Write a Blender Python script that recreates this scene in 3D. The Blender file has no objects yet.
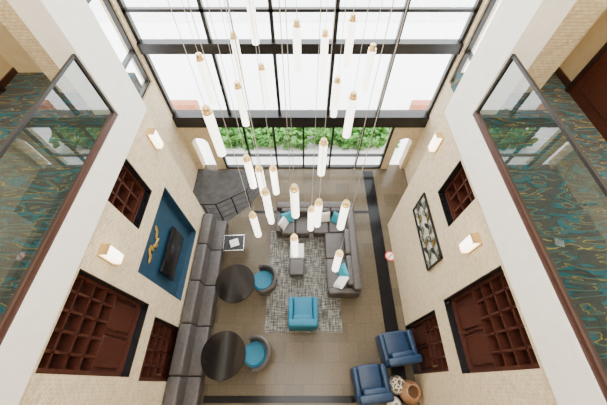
import bpy, bmesh, math, random
from mathutils import Vector, Matrix
random.seed(4)
sc=bpy.context.scene
WL,WR=-2.9,2.65
YE=4.25; YF=6.5; YB=-3.0
BL,BR=-3.75,3.6

# ---------------- materials ----------------
def newmat(name,col=(.5,.5,.5),rough=.5,metal=0.,spec=.5,emis=None,es=0.):
    m=bpy.data.materials.new(name); m.use_nodes=True
    b=m.node_tree.nodes['Principled BSDF']
    b.inputs['Base Color'].default_value=(*col,1); b.inputs['Roughness'].default_value=rough
    b.inputs['Metallic'].default_value=metal; b.inputs['Specular IOR Level'].default_value=spec
    if emis: 
        b.inputs['Emission Color'].default_value=(*emis,1); b.inputs['Emission Strength'].default_value=es
    return m
def nt(m): return m.node_tree.nodes,m.node_tree.links,m.node_tree.nodes['Principled BSDF']
def coords(N,L,scale=(1,1,1),rot=(0,0,0)):
    t=N.new('ShaderNodeTexCoord'); mp=N.new('ShaderNodeMapping')
    mp.inputs['Scale'].default_value=scale; mp.inputs['Rotation'].default_value=rot
    L.new(t.outputs['Object'],mp.inputs['Vector']); return mp.outputs['Vector']
def ramp(N,stops):
    r=N.new('ShaderNodeValToRGB'); e=r.color_ramp.elements
    e[0].position=stops[0][0]; e[0].color=(*stops[0][1],1)
    e[1].position=stops[-1][0]; e[1].color=(*stops[-1][1],1)
    for p,c in stops[1:-1]:
        q=e.new(p); q.color=(*c,1)
    return r
def noisy(name,c1,c2,scale=20,rough=.6,bump=.0,det=4,metal=0,sc3=(1,1,1),spec=.5):
    m=newmat(name,c1,rough,metal,spec); N,L,b=nt(m)
    v=coords(N,L,sc3); n=N.new('ShaderNodeTexNoise'); n.inputs['Scale'].default_value=scale; n.inputs['Detail'].default_value=det
    L.new(v,n.inputs['Vector']); r=ramp(N,[(.35,c1),(.65,c2)]); L.new(n.outputs['Fac'],r.inputs['Fac']); L.new(r.outputs['Color'],b.inputs['Base Color'])
    if bump:
        bp=N.new('ShaderNodeBump'); bp.inputs['Strength'].default_value=bump; bp.inputs['Distance'].default_value=.01
        L.new(n.outputs['Fac'],bp.inputs['Height']); L.new(bp.outputs['Normal'],b.inputs['Normal'])
    return m
def brickmat(name,c1,c2,mortar,bw,bh,ms,rough,bump=.3,axis='YZ',nz=.0,spec=.5,nscale=None):
    m=newmat(name,c1,rough,0,spec); N,L,b=nt(m)
    t=N.new('ShaderNodeTexCoord'); s=N.new('ShaderNodeSeparateXYZ'); c=N.new('ShaderNodeCombineXYZ')
    L.new(t.outputs['Object'],s.inputs[0])
    L.new(s.outputs[axis[0]],c.inputs[0]); L.new(s.outputs[axis[1]],c.inputs[1])
    k=N.new('ShaderNodeTexBrick'); k.inputs['Scale'].default_value=1
    k.inputs['Color1'].default_value=(*c1,1);k.inputs['Color2'].default_value=(*c2,1);k.inputs['Mortar'].default_value=(*mortar,1)
    k.inputs['Brick Width'].default_value=bw;k.inputs['Row Height'].default_value=bh;k.inputs['Mortar Size'].default_value=ms
    L.new(c.outputs[0],k.inputs['Vector'])
    n=N.new('ShaderNodeTexNoise'); n.inputs['Scale'].default_value=nscale or 14; n.inputs['Detail'].default_value=7; n.inputs['Roughness'].default_value=.65
    L.new(t.outputs['Object'],n.inputs['Vector'])
    mx=N.new('ShaderNodeMix'); mx.data_type='RGBA'; mx.blend_type='OVERLAY'; mx.inputs[0].default_value=nz if nz else .5
    L.new(k.outputs['Color'],mx.inputs[6]); L.new(n.outputs['Fac'],mx.inputs[7]); L.new(mx.outputs[2],b.inputs['Base Color'])
    if bump:
        inv=N.new('ShaderNodeMath'); inv.operation='SUBTRACT'; L.new(n.outputs['Fac'],inv.inputs[0]); L.new(k.outputs['Fac'],inv.inputs[1])
        bp=N.new('ShaderNodeBump'); bp.inputs['Strength'].default_value=bump; bp.inputs['Distance'].default_value=.015
        L.new(inv.outputs[0],bp.inputs['Height']); L.new(bp.outputs['Normal'],b.inputs['Normal'])
    return m
M={}
M['brickYZ']=brickmat('cream_mosaic_yz',(.70,.575,.385),(.59,.475,.305),(.45,.36,.22),.09,.045,.003,.75,.7,'YZ')
M['brickXZ']=brickmat('cream_mosaic_xz',(.70,.575,.385),(.59,.475,.305),(.45,.36,.22),.09,.045,.003,.75,.7,'XZ')
M['white']=noisy('white_plaster',(.82,.79,.73),(.78,.75,.69),8,.6)
M['cream']=noisy('cream_paint',(.64,.51,.31),(.58,.46,.28),5,.7)
M['floor']=brickmat('floor_tile',(.125,.098,.064),(.088,.070,.047),(.056,.046,.034),.45,.45,.003,.17,.02,'XY',.5,.16,22)
M['granite']=noisy('black_granite',(.003,.003,.004),(.012,.012,.013),90,.15,spec=.15)
M['dark']=newmat('dark_bronze_metal',(.012,.011,.011),.4,.3)
M['brown']=newmat('brown_rail',(.05,.018,.012),.35)
M['mahog']=noisy('mahogany',(.036,.010,.006),(.066,.018,.010),12,.4,0,4,0,(1,8,1),.35)
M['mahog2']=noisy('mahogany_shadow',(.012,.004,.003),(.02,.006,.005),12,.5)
M['taupe']=noisy('taupe_leather',(.050,.044,.043),(.072,.063,.061),14,.42,.15,spec=.4)
M['teal']=noisy('teal_fabric',(.003,.105,.19),(.007,.15,.25),60,.7,.2)
M['tealP']=noisy('teal_pillow',(.01,.20,.29),(.02,.30,.39),30,.7,.2)
M['navy']=noisy('navy_leather',(.008,.024,.060),(.013,.036,.085),14,.4,.1,spec=.4)
M['whiteF']=noisy('white_fabric',(.75,.75,.74),(.6,.6,.6),40,.7)
M['esp']=newmat('espresso_top',(.008,.006,.006),.10,spec=.3)
M['black']=newmat('black_gloss',(.006,.006,.007),.2,spec=.3)
M['chrome']=newmat('chrome',(.7,.7,.7),.15,1)
M['brass']=newmat('brass',(.80,.60,.30),.3,1)
M['blue']=noisy('blue_accent_paint',(.006,.032,.065),(.008,.042,.08),6,.5)
M['lamp']=newmat('frosted_glass_lit',(.95,.93,.88),.3,0,.5,(1,.95,.84),4.0)
M['sconce']=newmat('sconce_glass_lit',(.95,.93,.88),.3,0,.5,(1,.90,.72),6)
M['cable']=newmat('cable_grey',(.45,.44,.42),.4,.5)
M['green']=noisy('hedge_leaf',(.015,.09,.01),(.12,.34,.05),14,.8,.8)
M['concrete']=noisy('pavement',(.88,.88,.88),(.84,.84,.84),3,.9)
M['asphalt']=noisy('asphalt_light',(.66,.66,.66),(.72,.72,.72),2,.9)
M['redbrick']=noisy('red_brick',(.35,.12,.07),(.45,.18,.1),5,.9)
M['terra']=noisy('bronze_ceramic',(.26,.12,.055),(.38,.21,.11),8,.3)
M['ceramW']=newmat('white_ceramic',(.8,.77,.7),.25)
M['sign']=newmat('sign_red',(.7,.02,.02),.4); M['signw']=newmat('sign_white',(.85,.85,.85),.4)
M['artbg']=noisy('art_backing',(.55,.52,.42),(.42,.42,.33),12,.7)
M['silver']=newmat('silver_leaf',(.30,.34,.27),.4,.7)
M['gold']=newmat('gold_leaf',(.75,.5,.12),.35,.9)
def glassmat(name,tint,base,k):
    m=bpy.data.materials.new(name); m.use_nodes=True; N=m.node_tree.nodes; L=m.node_tree.links; N.clear()
    o=N.new('ShaderNodeOutputMaterial'); mx=N.new('ShaderNodeMixShader'); t=N.new('ShaderNodeBsdfTransparent'); g=N.new('ShaderNodeBsdfGlossy')
    lw=N.new('ShaderNodeLayerWeight'); lw.inputs['Blend'].default_value=.5
    p=N.new('ShaderNodeMath'); p.operation='POWER'; p.inputs[1].default_value=4; L.new(lw.outputs['Facing'],p.inputs[0])
    mu=N.new('ShaderNodeMath'); mu.operation='MULTIPLY_ADD'; mu.inputs[1].default_value=k; mu.inputs[2].default_value=base; L.new(p.outputs[0],mu.inputs[0])
    t.inputs[0].default_value=(*tint,1); g.inputs['Roughness'].default_value=.01
    L.new(mu.outputs[0],mx.inputs[0]); L.new(t.outputs[0],mx.inputs[1]); L.new(g.outputs[0],mx.inputs[2]); L.new(mx.outputs[0],o.inputs[0])
    return m
M['glass']=glassmat('window_glass',(.97,.99,.99),.04,.6)
M['rglass']=glassmat('railing_glass',(.54,.64,.63),.15,.7)
# patterned corridor carpet : dark ground with long teal dashes and thin gold lines
m=newmat('teal_pattern_carpet',(.1,.1,.1),.9); N,L,b=nt(m)
v=coords(N,L,(.55,2.6,1),(0,0,.30)); n=N.new('ShaderNodeTexNoise'); n.inputs['Scale'].default_value=2.3; n.inputs['Detail'].default_value=2.5; n.inputs['Distortion'].default_value=.5
L.new(v,n.inputs['Vector'])
mu=N.new('ShaderNodeMath'); mu.operation='MULTIPLY'; mu.inputs[1].default_value=7; L.new(n.outputs['Fac'],mu.inputs[0])
fr=N.new('ShaderNodeMath'); fr.operation='FRACT'; L.new(mu.outputs[0],fr.inputs[0])
r=ramp(N,[(0,(.050,.050,.048)),(.40,(.03,.032,.034)),(.48,(.011,.095,.125)),(.66,(.014,.13,.165)),(.70,(.07,.07,.062)),(.82,(.085,.08,.065)),(.85,(.30,.24,.06)),(.90,(.050,.050,.048))])
r.color_ramp.interpolation='CONSTANT'; L.new(fr.outputs[0],r.inputs['Fac']); L.new(r.outputs['Color'],b.inputs['Base Color']); M['carpet']=m
M['dcarpet']=noisy('dark_carpet',(.040,.039,.040),(.062,.060,.060),5,.95,.2,6)
# rug
m=newmat('striped_rug',(.5,.5,.5),.95); N,L,b=nt(m)
v=coords(N,L,(1,9,1)); n=N.new('ShaderNodeTexNoise'); n.inputs['Scale'].default_value=4.5; n.inputs['Detail'].default_value=5; L.new(v,n.inputs['Vector'])
v2=coords(N,L,(9,1,1)); n2=N.new('ShaderNodeTexNoise'); n2.inputs['Scale'].default_value=3.5; n2.inputs['Detail'].default_value=4; L.new(v2,n2.inputs['Vector'])
ad=N.new('ShaderNodeMath'); ad.operation='ADD'; L.new(n.outputs['Fac'],ad.inputs[0]); L.new(n2.outputs['Fac'],ad.inputs[1])
hf=N.new('ShaderNodeMath'); hf.operation='MULTIPLY'; hf.inputs[1].default_value=.5; L.new(ad.outputs[0],hf.inputs[0])
r=ramp(N,[(.40,(.04,.04,.038)),(.47,(.09,.088,.08)),(.54,(.18,.175,.16)),(.62,(.31,.30,.275))]); L.new(hf.outputs[0],r.inputs['Fac']); L.new(r.outputs['Color'],b.inputs['Base Color']); M['rug']=m
m=newmat('lattice_ceramic',(.8,.8,.75),.3); N,L,b=nt(m)
v=coords(N,L,(1,1,1)); k=N.new('ShaderNodeTexVoronoi'); k.feature='DISTANCE_TO_EDGE'; k.inputs['Scale'].default_value=11; L.new(v,k.inputs['Vector'])
r=ramp(N,[(.05,(.78,.75,.66)),(.12,(.12,.08,.05))]); L.new(k.outputs['Distance'],r.inputs['Fac']); L.new(r.outputs['Color'],b.inputs['Base Color']); M['lattice']=m

# ---------------- mesh builder ----------------
class B:
    def __init__(s,name): s.name=name; s.bm=bmesh.new(); s.mats=[]
    def mi(s,k):
        if k not in s.mats: s.mats.append(k)
        return s.mats.index(k)
    def _merge(s,bm,k,mat=None,smooth=False):
        i=s.mi(k)
        for f in bm.faces: f.material_index=i; f.smooth=smooth
        if mat is not None: bmesh.ops.transform(bm,matrix=mat,verts=bm.verts)
        me=bpy.data.meshes.new('t'); bm.to_mesh(me); bm.free(); s.bm.from_mesh(me); bpy.data.meshes.remove(me)
    def box(s,k,lo,hi,bev=0,seg=2,rz=0,smooth=False):
        bm=bmesh.new(); bmesh.ops.create_cube(bm,size=1)
        lo,hi=[min(a,c) for a,c in zip(lo,hi)],[max(a,c) for a,c in zip(lo,hi)]
        sz=[hi[i]-lo[i] for i in range(3)]; c=[(hi[i]+lo[i])/2 for i in range(3)]
        bmesh.ops.scale(bm,vec=sz,verts=bm.verts)
        if bev: bmesh.ops.bevel(bm,geom=bm.edges[:],offset=min(bev,min(sz)*.49),segments=seg,affect='EDGES',profile=.5); smooth=True
        s._merge(bm,k,Matrix.Translation(c)@Matrix.Rotation(rz,4,'Z'),smooth)
    def pane(s,k,pts):
        bm=bmesh.new(); bm.faces.new([bm.verts.new(p) for p in pts]); s._merge(bm,k)
    def cyl(s,k,c,r,h,n=24,r2=None,bev=0,mat=None):
        bm=bmesh.new(); bmesh.ops.create_cone(bm,cap_ends=True,segments=n,radius1=r,radius2=r if r2 is None else r2,depth=h)
        if bev:
            ed=[e for e in bm.edges if abs(e.verts[0].co.z-e.verts[1].co.z)<1e-5]
            bmesh.ops.bevel(bm,geom=ed,offset=bev,segments=3,affect='EDGES')
        T=Matrix.Translation(c)
        if mat: T=T@mat
        s._merge(bm,k,T,True)
    def rod(s,k,a,b,r,n=8):
        a=Vector(a);b=Vector(b); d=b-a; q=d.to_track_quat('Z','Y').to_matrix().to_4x4()
        s.cyl(k,(a+b)/2,r,d.length,n,mat=q)
    def lathe(s,k,prof,c=(0,0,0),n=32):
        bm=bmesh.new(); rings=[]
        for r,z in prof:
            rings.append([bm.verts.new((r*math.cos(2*math.pi*i/n),r*math.sin(2*math.pi*i/n),z)) for i in range(n)])
        for a,b in zip(rings,rings[1:]):
            for i in range(n): bm.faces.new((a[i],a[(i+1)%n],b[(i+1)%n],b[i]))
        s._merge(bm,k,Matrix.Translation(c),True)
    def pillow(s,k,c,w,h,t,rot):
        bm=bmesh.new(); n=10; g={}
        for side in (1,-1):
            for i in range(n+1):
                for j in range(n+1):
                    x=i/n*2-1;y=j/n*2-1
                    if side==-1 and (i in(0,n) or j in(0,n)): g[side,i,j]=g[1,i,j]; continue
                    z=side*t/2*((1-x**4)*(1-y**4))**.5
                    p=1-.07*(1-abs(x*y))
                    g[side,i,j]=bm.verts.new((x*w/2*p,y*h/2*p,z))
        for side in (1,-1):
            for i in range(n):
                for j in range(n):
                    q=[g[side,i,j],g[side,i+1,j],g[side,i+1,j+1],g[side,i,j+1]]
                    bm.faces.new(q if side==1 else q[::-1])
        s._merge(bm,k,Matrix.Translation(c)@rot,True)
    def arcshell(s,k,r,t,a0,a1,z0,zf,c=(0,0,0),n=28,flare=0.):
        bm=bmesh.new(); R=[]
        for i in range(n+1):
            u=i/n;a=a0+(a1-a0)*u; zt=zf(u); ca,sa=math.cos(a),math.sin(a); F=flare
            R.append([bm.verts.new((q*ca,q*sa,z)) for q,z in ((r,z0),(r+F,zt-.02),(r+F-t/2,zt),(r+F-t,zt-.02),(r-t,z0))])
        for a,b in zip(R,R[1:]):
            for j in range(5): bm.faces.new((a[j],b[j],b[(j+1)%5],a[(j+1)%5]))
        bm.faces.new(R[0][::-1]); bm.faces.new(R[-1]); bmesh.ops.recalc_face_normals(bm,faces=bm.faces)
        s._merge(bm,k,Matrix.Translation(c),True)
    def done(s,loc=(0,0,0),rz=0,autosm=True):
        me=bpy.data.meshes.new(s.name); s.bm.to_mesh(me); s.bm.free()
        for k in s.mats: me.materials.append(M[k])
        o=bpy.data.objects.new(s.name,me); sc.collection.objects.link(o); o.location=loc; o.rotation_euler=(0,0,rz)
        if autosm:
            try: me.set_sharp_from_angle(angle=math.radians(40))
            except Exception: pass
        return o
def wallgrid(b,k,axis,p0,p1,ar,zr,holes):
    A=sorted({ar[0],ar[1],*[h[0] for h in holes],*[h[1] for h in holes]}); Z=sorted({zr[0],zr[1],*[h[2] for h in holes],*[h[3] for h in holes]})
    for i in range(len(A)-1):
        for j in range(len(Z)-1):
            a=(A[i]+A[i+1])/2; z=(Z[j]+Z[j+1])/2
            if any(h[0]<a<h[1] and h[2]<z<h[3] for h in holes): continue
            if axis=='X': b.box(k,(p0,A[i],Z[j]),(p1,A[i+1],Z[j+1]))
            else: b.box(k,(A[i],p0,Z[j]),(A[i+1],p1,Z[j+1]))

# ---------------- shell ----------------
b=B('floor'); b.box('floor',(-6,YB,-.1),(6,YF+.2,0)); b.done()
b=B('floor_carpet_inlay'); bm=bmesh.new()
vs=[bm.verts.new(p) for p in ((BL,4.3,.008),(-2.5,4.3,.008),(-1.75,4.95,.008),(-1.5,5.6,.008),(-1.35,6.45,.008),(BL,6.45,.008))]; bm.faces.new(vs)
ex=bmesh.ops.extrude_face_region(bm,geom=bm.faces[:]); bmesh.ops.translate(bm,vec=(0,0,-.007),verts=[v for v in ex['geom'] if isinstance(v,bmesh.types.BMVert)])
bmesh.ops.recalc_face_normals(bm,faces=bm.faces); b._merge(bm,'dcarpet'); b.done()
b=B('floor_border_inlay'); b.box('granite',(2.1,-.1,0),(2.45,YF-.1,.006)); b.box('granite',(-2.3,-.36,0),(2.65,-.22,.006)); b.box('granite',(-1.6,4.66,0),(2.1,4.76,.006)); b.done()
wn=[0]; dn=[0]
def wname(): wn[0]+=1; return 'window_%d'%wn[0]
def dname(): dn[0]+=1; return 'door_%d'%dn[0]
def side(sgn,W,nm):
    T=.32
    out=W+sgn*T
    x0,x1=min(W,out),max(W,out)
    if sgn<0: holes=[(.1,1.27,2.45,4.40),(2.3,3.12,3.5,4.45),(1.66,3.5,1.02,3.12),(.05,1.12,0,2.08)]
    else:     holes=[(.15,1.35,2.45,4.30),(2.42,3.2,3.35,4.30),None,(.2,1.28,0,1.95)]
    zt=4.5 if sgn<0 else 4.42
    b=B('wall_'+nm); wallgrid(b,'brickYZ','X',x0,x1,(YB,YE),(0,zt),[h for h in holes if h])
    if sgn<0:
        h=holes[2]; b.box('blue',(W,h[1]-.02,h[2]),(out,h[1],h[3])); b.box('blue',(W,h[0],h[2]),(out,h[1],h[2]+.02))
    b.box('brickYZ',(x0,YB,7.3),(x1,YE,10)); b.done()
    b=B('trim_fascia_'+nm); b.box('white',(W-sgn*.05,YB,zt),(out,YE,4.98)); b.box('white',(W-sgn*.05,3.52,4.98),(out,YE,10)); b.done()
    for n,h in enumerate(holes):
        if not h: continue
        xo=W+sgn*.34
        y0,y1,z0,z1=h
        if n in (0,1,3):
            bb=B(dname() if n==3 else wname())
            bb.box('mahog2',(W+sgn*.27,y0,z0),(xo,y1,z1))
            f=.06
            def bar(ya,yb,za,zb,k='mahog',d0=.10,d1=.28):
                bb.box(k,(W+sgn*d0,ya,za),(W+sgn*d1,yb,zb))
            bar(y0,y0+f,z0,z1);bar(y1-f,y1,z0,z1);bar(y0,y1,z0,z0+f);bar(y0,y1,z1-f,z1)
            bar(y0,y1,z0,z0+.035,'black',-.012,.3); bar(y1-.02,y1,z0,z1,'dark',-.008,.3)
            if n==0: zs=z0+(z1-z0)*.42; nc,nr=5,4
            elif n==1: zs=z0+.1; nc,nr=3,3
            else: zs=z0+.9; nc,nr=4,4
            for i in range(1,nc): 
                y=y0+(y1-y0)*i/nc; bar(y-.016,y+.016,zs,z1,d0=.12)
            for i in range(0,nr):
                z=zs+(z1-zs)*i/nr; bar(y0,y1,z-.016,z+.016,d0=.12)
            if zs>z0+.2:
                for i in range(2):
                    ya=y0+f+(y1-y0-2*f)*i/2; yb=y0+f+(y1-y0-2*f)*(i+1)/2
                    bar(ya,yb,z0+f,zs,d0=.18)
                    bb.box('mahog',(W+sgn*.15,ya+.05,z0+f+.05),(W+sgn*.20,yb-.05,zs-.06),.012,1)
                    bar(ya-.012,ya+.012,z0,zs,d0=.14)
            if n==3: bb.rod('brass',(W+sgn*.10,y0+.12,1.0),(W+sgn*.10,y0+.12,1.2),.012)
            bb.done()
        else:
            bb=B('wall_alcove_left'); bb.box('blue',(W+sgn*.15,y0,z0),(xo,y1,z1)); bb.done()
    b=B('glass_railing'); gx=W
    b.pane('rglass',[(gx,YB,5.04),(gx,3.5,5.04),(gx,3.5,5.93),(gx,YB,5.93)])
    b.box('brown',(W-.03,YB,4.98),(W+.03,3.52,5.06)); b.box('dark',(gx-.018,YB,5.92),(gx+.018,3.52,5.955))
    b.box('dark',(gx-.02,3.48,5.05),(gx+.02,3.52,5.92))
    b.done()
    xb=W+sgn*(2.1 if sgn<0 else 1.75)
    b=B('floor_corridor_'+nm); b.box('carpet',(W+sgn*.05,YB,4.7),(xb,4.6,4.99)); b.done()
    b=B('wall_corridor_'+nm); b.box('cream',(xb,YB,4.7),(xb+sgn*.1,4.7,7.5))
    b.box('cream',(W+sgn*.7,4.6,4.7),(xb,4.7,7.5)); b.done()
    b=B('ceiling_corridor_'+nm); b.box('white',(out,YB,7.4),(xb,4.6,7.5)); b.done()
    for yy in (2.55,-.6):
        b=B(dname()); dw=1.5
        b.box('mahog',(xb-sgn*.05,yy,4.99),(xb-sgn*.002,yy+dw,7.05))
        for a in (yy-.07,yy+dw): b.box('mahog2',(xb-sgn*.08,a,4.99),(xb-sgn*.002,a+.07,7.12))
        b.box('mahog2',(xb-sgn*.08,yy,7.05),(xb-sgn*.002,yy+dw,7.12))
        for za,zb in ((5.15,5.9),(6.05,6.9)): b.box('mahog',(xb-sgn*.065,yy+.18,za),(xb-sgn*.05,yy+dw-.18,zb),.01,1)
        b.rod('brass',(xb-sgn*.09,yy+.12,5.9),(xb-sgn*.09,yy+.12,6.1),.015)
        b.done()
    b=B('baseboard_corridor_'+nm); b.box('brown',(xb-sgn*.02,YB,4.99),(xb,4.6,5.09)); b.done()
side(-1,WL,'left'); side(1,WR,'right')

for sgn,W,X,nm in ((-1,WL,BL,'left'),(1,WR,BR,'right')):
    b=B('wall_bay_'+nm); x0,x1=min(X,X+sgn*.25),max(X,X+sgn*.25)
    wallgrid(b,'brickYZ','X',x0,x1,(YE,YF),(0,10),[(4.75,6.35,3.6,7.0)])
    b.box('brickXZ',(W+sgn*.32,YE-.2,0),(X+sgn*.25,YE,10)); b.done()
    b=B(wname()); xm=X+sgn*.1
    for y in (4.75,5.5,6.29): b.box('dark',(xm-.05,y,3.6),(xm+.05,y+.06,7))
    for z in (3.6,4.35,5.6,6.94): b.box('dark',(xm-.05,4.75,z),(xm+.05,6.35,z+.06))
    b.pane('glass',[(xm,4.78,3.63),(xm,6.32,3.63),(xm,6.32,6.97),(xm,4.78,6.97)]); b.done()
b=B('wall_front')
wallgrid(b,'brickXZ','Y',YF,YF+.3,(BL-.25,BR+.25),(0,2.02),[(-2.75,2.75,0,2.02),(-3.55,-3.05,0,1.5),(3.0,3.45,0,1.5)])
for x0,x1 in ((-3.55,-3.05),(3.0,3.45)):
    n=12; r=(x1-x0)/2; cx=(x0+x1)/2
    for i in range(n):
        xa=x0+(x1-x0)*i/n; xb=x0+(x1-x0)*(i+1)/n; xm=(xa+xb)/2
        z=1.5-r+math.sqrt(max(0,r*r-(xm-cx)**2)); b.box('brickXZ',(xa,YF,z),(xb,YF+.3,1.51))
b.done()
b=B(wname())
b.box('dark',(BL,YF-.08,2.02),(BR,YF+.25,2.40))
b.box('dark',(BL,YF-.06,4.24),(BR,YF+.15,4.48))
for z in (5.1,7.0,): b.box('dark',(BL,YF,z),(BR,YF+.1,z+.06))
for x in (BL,-2.15,-.72,.66,2.08,BR-.08): b.box('dark',(x,YF,2.4),(x+.08,YF+.12,10))
b.pane('glass',[(BL,YF+.04,2.4),(BR,YF+.04,2.4),(BR,YF+.04,10),(BL,YF+.04,10)]); b.done()
b=B(wname())
for z in (0,.62,1.94): b.box('dark',(-2.75,YF+.02,z),(2.75,YF+.12,z+.06))
for x in (-2.75,-1.85,-.95,-.03,.88,1.8,2.69): b.box('dark',(x,YF+.02,0),(x+.06,YF+.12,2.02))
b.pane('glass',[(-2.75,YF+.06,0),(2.75,YF+.06,0),(2.75,YF+.06,2),(-2.75,YF+.06,2)]); b.done()
b=B('wall_back'); b.box('cream',(-6,YB-.2,0),(6,YB,10)); b.done()
b=B('ceiling')
for lo,hi in (((-6,YB,10),(6,-1.2,10.2)),((-6,3.8,10),(6,YF+.3,10.2)),((-6,-1.2,10),(-1.7,3.8,10.2)),((1.5,-1.2,10),(6,3.8,10.2))): b.box('white',lo,hi)  # ceiling gap is invented, left open to let world light in
for y in (.2,1.0,3.7): b.box('white',(-1.7,y-.04,10),(1.5,y+.04,10.15))
b.done()

# outside
b=B('ground_outside'); b.box('concrete',(-60,YF+.3,-.3),(60,90,-.1)); b.done()
b=B('road_outside'); b.box('asphalt',(-60,17,-.1),(60,24,-.08)); 
for i in range(9): b.box('signw',(-20+i*4.5,17.2,-.08),(-19.88+i*4.5,20.5,-.075))
b.done()
b=B('brick_planter_wall')
for x0,x1 in ((-8.5,-4.2),(4.3,8.5)): b.box('redbrick',(x0,9.2,-.1),(x1,9.5,.6))
b.done()
b=B('hedge_row')
for i in range(1300):
    bm=bmesh.new(); r=random.uniform(.05,.13); bmesh.ops.create_icosphere(bm,subdivisions=1,radius=r)
    for v in bm.verts: v.co*=1+random.uniform(-.35,.35)
    x=random.uniform(-3.2,3.5); y=random.uniform(7.5,8.8); h=.42+.22*math.sin(x*3.1)*math.sin(x*1.3+1)+.12*math.sin(x*7)
    b._merge(bm,'green',Matrix.Translation((x,y,-.1+random.uniform(.05,max(.15,h+.15)))))
b.done(autosm=False)

# ---------------- fixtures ----------------
def sconce(x,y,z,sgn):
    b=B('wall_sconce'); d=-sgn
    b.box('brass',(x,y-.09,z-.2),(x+d*.03,y+.09,z+.2))
    b.box('sconce',(x+d*.03,y-.08,z-.19),(x+d*.13,y+.08,z+.19),.03,3)
    for zz in (-.2,.19): b.box('brass',(x+d*.02,y-.085,z+zz),(x+d*.14,y+.085,z+zz+.012))
    b.done()
for y in (1.62,3.97): sconce(WL,y,4.02,-1)
for y in (1.85,4.0): sconce(WR,y,3.9,1)
P=[(-0.80,1.91,6.13),(-0.68,2.61,5.87),(0.48,2.35,5.94),(0.21,2.12,5.55),(-0.63,2.11,5.31),(-0.51,2.08,5.17),(-0.37,2.21,5.02),(-0.41,1.74,5.20),(-0.09,1.60,5.46),(-0.60,1.68,4.80),(-0.46,1.97,4.63),(-0.11,1.46,4.66),(0.17,1.70,5.05),(0.10,1.84,4.67),(0.44,1.58,5.21),(0.41,1.26,4.66),(0.51,3.20,6.24),(0.74,3.04,6.02),(-1.04,2.76,6.08),(-0.48,3.06,5.79),(-0.07,3.15,6.21),(0.24,3.27,6.05),(-0.55,3.33,6.44),(-0.75,3.15,6.09),(0.40,3.02,5.65)]
b=B('chandelier_canopy'); b.box('white',(-1.3,1.0,9.9),(1.1,3.75,10)); b.done()
for i,(x,y,z) in enumerate(P):
    b=B('pendant_light'); h=.52; r=.043
    b.cyl('lamp',(0,0,0),r,h,24,bev=.012); b.cyl('brass',(0,0,h/2+.03),r*.7,.06,20,bev=.006); b.cyl('brass',(0,0,h/2+.003),r*1.02,.014,24)
    b.rod('cable',(0,0,h/2+.06),(0,0,9.9-z),.0025,6); b.done((x,y,z))

b=B('television'); b.box('black',(-2.95,1.98,1.55),(-3.0,3.05,2.2),.01); b.box('dark',(-3.04,2.3,1.7),(-2.99,2.7,2.0)); b.done()
b=B('gold_wall_art')
for i in range(7):
    a=i*.7; y=2.1+.1*i; z=2.62+.08*math.sin(i*1.3)
    bm=bmesh.new(); bmesh.ops.create_uvsphere(bm,u_segments=12,v_segments=8,radius=.10)
    b._merge(bm,'gold',Matrix.Translation((-3.03,y,z))@Matrix.Rotation(a,4,'X')@Matrix.Diagonal((.12,1,.4,1)),True)
b.done()
b=B('leaf_metal_wall_art')
xa=WR-.04; Y0,Y1,Z0,Z1=2.02,3.52,2.12,2.86
b.box('artbg',(WR-.012,Y0,Z0),(WR-.001,Y1,Z1))
for y0,y1,z0,z1 in ((Y0,Y1,Z0,Z0+.025),(Y0,Y1,Z1-.025,Z1),(Y0,Y0+.025,Z0,Z1),(Y1-.025,Y1,Z0,Z1)): b.box('dark',(WR-.05,y0,z0),(WR-.001,y1,z1))
for i in range(2):
    z=2.32+i*.34
    pts=[(xa,Y0+.04+(Y1-Y0-.08)*j/10,z+.04*math.sin(j*.9+i*2)) for j in range(11)]
    for p,q in zip(pts,pts[1:]): b.rod('dark',p,q,.009,6)
    for j in range(0,10):
        p=pts[j]; s_=1 if (j+i)%2 else -1; an=.75
        L_=.2; cy,cz=p[1]+L_/2*math.cos(an),p[2]+s_*L_/2*math.sin(an)
        loop=[]
        for q in range(13):
            t=2*math.pi*q/12; u=L_/2*math.cos(t); w_=.045*math.sin(t)
            loop.append((xa,cy+u*math.cos(an)-w_*math.sin(an),cz+s_*(u*math.sin(an)+w_*math.cos(an))))
        for c1,c2 in zip(loop,loop[1:]): b.rod('dark',c1,c2,.007,5)
        bm=bmesh.new(); bm.faces.new([bm.verts.new(q) for q in loop[:-1]]); b._merge(bm,('silver','silver','dark','gold')[(i+j)%4])
b.done()

# ---------------- furniture ----------------
b=B('banquette_bench')
ys=[-.9,.15,1.2,2.2,3.2,4.15]
for a,c in zip(ys,ys[1:]):
    b.box('taupe',(-2.68,a+.004,.14),(-2.3,c-.004,.46),.035,3); b.box('taupe',(-2.88,a+.004,.14),(-2.6,c-.004,.9),.045,3)
b.box('dark',(-2.85,-.88,0),(-2.38,4.13,.15)); b.done()
def tablep(x,y):
    b=B('round_pedestal_table'); b.cyl('esp',(0,0,.735),.5,.035,64,bev=.008); b.cyl('dark',(0,0,.37),.045,.7,20); b.cyl('dark',(0,0,.015),.27,.03,40,bev=.006); b.cyl('dark',(0,0,.70),.12,.03,24); b.done((x,y,0))
tablep(-1.74,2.18); tablep(-1.80,.56)
RZ=.008
def tub(x,y,rz):
    b=B('tub_chair')
    b.cyl('teal',(-.02,0,.42),.27,.12,36,bev=.04); b.cyl('taupe',(0,0,.33),.30,.1,36,bev=.01)
    b.arcshell('taupe',.34,.075,-math.pi*.6,math.pi*.6,.24,lambda u:.60+.18*math.sin(math.pi*u)**.7,flare=.04)
    for a in (.8,2.35,3.93,5.5): b.cyl('dark',(.24*math.cos(a),.24*math.sin(a),.15),.018,.3,10)
    b.done((x,y,RZ),rz)
tub(-1.06,2.34,.15); tub(-1.12,.60,.2)
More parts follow.
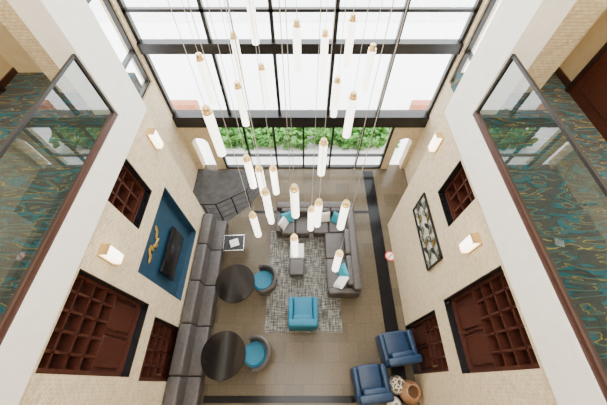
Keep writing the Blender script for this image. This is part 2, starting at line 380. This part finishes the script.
def armchair(name,k,x,y,rz,w=.78,d=.78,zb=.82,arm=.6):
    b=B(name); a=.12
    b.box(k,(-w/2+a*.6,-d/2+.05,.16),(w/2-a*.6,d/2,.34),.03); b.box(k,(-w/2+a,-d/2+.14,.32),(w/2-a,d/2+.01,.47),.045,3)
    for s_ in (-1,1): b.box(k,(s_*w/2,-d/2+.02,.14),(s_*(w/2-a),d/2-.02,arm),.04,3)
    b.box(k,(-w/2+.02,-d/2,.14),(w/2-.02,-d/2+.17,zb),.05,3)
    b.box(k,(-w/2+a+.01,-d/2+.13,.44),(w/2-a-.01,-d/2+.27,zb-.04),.05,3)
    for sx in (-1,1):
        for sy in (-1,1): b.rod('dark',(sx*(w/2-.07),sy*(d/2-.08),.15),(sx*(w/2-.07),sy*(d/2-.08),0),.02)
    return b.done((x,y,RZ),rz)
armchair('teal_armchair','teal',-.01,1.52,0,.74,.76)
armchair('navy_armchair','navy',2.22,.72,math.radians(8),.8,.72)
armchair('navy_armchair','navy',1.5,.02,math.radians(6),.76,.72)
b=B('area_rug'); b.box('rug',(-1.0,1.12,0),(1.0,4.05,.006)); b.done()
R=Matrix.Rotation
b=B('loveseat_sofa')
b.box('taupe',(-.80,3.72,.14),(.18,4.6,.34),.03)
b.box('taupe',(-.80,4.4,.14),(.18,4.62,.78),.05,3); b.box('taupe',(-.80,3.72,.14),(-.66,4.5,.6),.04,3)
for x0 in (-.66,-.24): b.box('taupe',(x0+.005,3.70,.32),(x0+.415,4.42,.47),.045,3)
for x0 in (-.66,-.24): b.box('taupe',(x0+.01,4.28,.45),(x0+.41,4.44,.76),.05,3)
for x in (-.74,.12):
    for y in (3.8,4.54): b.rod('dark',(x,y,.15),(x,y,0),.02)
b.pillow('tealP',(-.48,4.15,.62),.38,.38,.13,R(.35,4,'Z')@R(1.0,4,'X'))
b.pillow('whiteF',(-.58,3.98,.60),.34,.34,.12,R(1.1,4,'Z')@R(1.0,4,'X'))
b.done((0,0,RZ))
b=B('sectional_sofa')
b.box('taupe',(.30,3.75,.14),(1.45,4.6,.34),.03); b.box('taupe',(.66,2.0,.14),(1.45,3.8,.34),.03)
b.box('taupe',(.30,4.4,.14),(1.47,4.62,.78),.05,3); b.box('taupe',(1.27,2.0,.14),(1.48,4.5,.78),.05,3)
b.box('taupe',(.64,1.95,.14),(1.47,2.10,.6),.04,3)
for y0,y1 in ((2.11,2.94),(2.95,3.74)): b.box('taupe',(.62,y0,.32),(1.29,y1,.47),.045,3); b.box('taupe',(1.14,y0+.01,.45),(1.30,y1-.01,.76),.05,3)
b.box('taupe',(.30,3.72,.32),(.74,4.42,.47),.045,3); b.box('taupe',(.75,3.75,.32),(1.29,4.42,.47),.045,3)
b.box('taupe',(.31,4.28,.45),(.80,4.44,.76),.05,3); b.box('taupe',(.81,4.28,.45),(1.2,4.44,.76),.05,3)
for p in ((.36,3.82),(.36,4.52),(1.4,4.52),(1.4,2.06),(.72,2.06)): b.rod('dark',(*p,.15),(*p,0),.02)
b.pillow('tealP',(1.0,4.12,.60),.38,.38,.13,R(-.6,4,'Z')@R(1.0,4,'X'))
b.pillow('whiteF',(.62,4.18,.60),.36,.36,.12,R(.1,4,'Z')@R(1.1,4,'X'))
b.pillow('tealP',(1.04,2.52,.60),.38,.38,.13,R(-1.3,4,'Z')@R(1.0,4,'X'))
b.pillow('whiteF',(.98,2.25,.60),.40,.40,.13,R(-2.2,4,'Z')@R(.9,4,'X'))
b.done((0,0,RZ))
def ottoman(y,k):
    b=B('square_ottoman'); b.box(k,(-.19,-.21,.14),(.19,.21,.36),.03); b.box(k,(-.2,-.22,.34),(.2,.22,.43),.035,3)
    for sx in (-1,1):
        for sy in (-1,1): b.rod('dark',(sx*.15,sy*.17,.15),(sx*.15,sy*.17,0),.016)
    b.done((-.18,y,RZ))
ottoman(2.72,'taupe'); ottoman(3.2,'whiteF')
b=B('glass_side_table')
for s_ in (-1,1):
    for t in (-1,1): b.rod('chrome',(s_*.27,t*.22,0),(s_*.27,t*.22,.5),.014)
    b.box('chrome',(-.29,s_*.22-.02,.49),(.29,s_*.22+.02,.515)); b.box('chrome',(s_*.27-.02,-.23,.49),(s_*.27+.02,.23,.515))
b.box('black',(-.28,-.22,.515),(.28,.22,.525)); b.box('whiteF',(-.1,-.12,.525),(.14,.1,.535),rz=.3); b.done((-1.98,3.4,0),.05)
b=B('ceramic_garden_stool'); b.lathe('lattice',[(0,.45),(.13,.45),(.155,.43),(.18,.33),(.19,.22),(.18,.11),(.155,.02),(.14,0),(0,0)]); b.done((2.12,.0,0))
b=B('bronze_floor_vase'); b.lathe('terra',[(0,.0),(.12,0),(.2,.12),(.24,.3),(.21,.46),(.13,.54),(.15,.58),(.13,.585),(.11,.54),(.18,.44),(.2,.3),(0,.1)]); b.done((2.38,-.14,0))
b=B('white_floor_vase'); b.lathe('ceramW',[(0,.0),(.1,0),(.15,.1),(.16,.22),(.1,.34),(.06,.38),(.075,.42),(.055,.42),(.04,.38),(.1,.3),(0,.1)]); b.done((2.02,-.38,0))
b=B('floor_sign_decal'); b.cyl('sign',(0,0,.002),.15,.004,32); b.cyl('signw',(0,0,.0035),.115,.005,32); b.box('sign',(-.11,-.015,.003),(.11,.015,.008),rz=.7); b.done((2.56,3.2,.0065))
# guard rail following the curved carpet edge
b=B('metal_guardrail')
path=[(-3.3,4.42),(-2.55,4.42),(-1.72,4.9),(-1.38,5.6)]
for a,c in zip(path,path[1:]):
    for z in (.15,.42,.69): b.rod('dark',(*a,z),(*c,z),.010)
    b.rod('dark',(*a,.95),(*c,.95),.024,12)
for a in path+[(-2.93,4.42),(-2.13,4.66)]: b.rod('dark',(*a,.005),(*a,.96),.02,10)
b.done()

# ---------------- light ----------------
w=bpy.data.worlds.new('World'); sc.world=w; w.use_nodes=True
w.node_tree.nodes['Background'].inputs[0].default_value=(.98,.99,1,1); w.node_tree.nodes['Background'].inputs[1].default_value=10.0
def area(name,loc,size,size2,power,col,rot=(0,0,0)):
    l=bpy.data.lights.new(name,'AREA'); l.shape='RECTANGLE'; l.size=size; l.size_y=size2; l.energy=power; l.color=col
    o=bpy.data.objects.new(name,l); sc.collection.objects.link(o); o.location=loc; o.rotation_euler=rot
area('ceiling_light_left',(-3.9,1,7.35),1.2,6,150,(1,.86,.64)); area('ceiling_light_right',(3.6,1,7.35),1.2,6,150,(1,.86,.64))
area('overhead_fill',(0,.5,9.85),4.6,5,340,(1,.92,.80))  # added fill light under the roof, brightens the atrium; not a real fixture
cam=bpy.data.cameras.new('camera'); co=bpy.data.objects.new('camera',cam); sc.collection.objects.link(co)
co.location=(0,0,8); co.rotation_euler=(math.radians(90-57.6),0,0); cam.lens=17; cam.sensor_width=36; cam.clip_start=.05; cam.clip_end=300
sc.camera=co
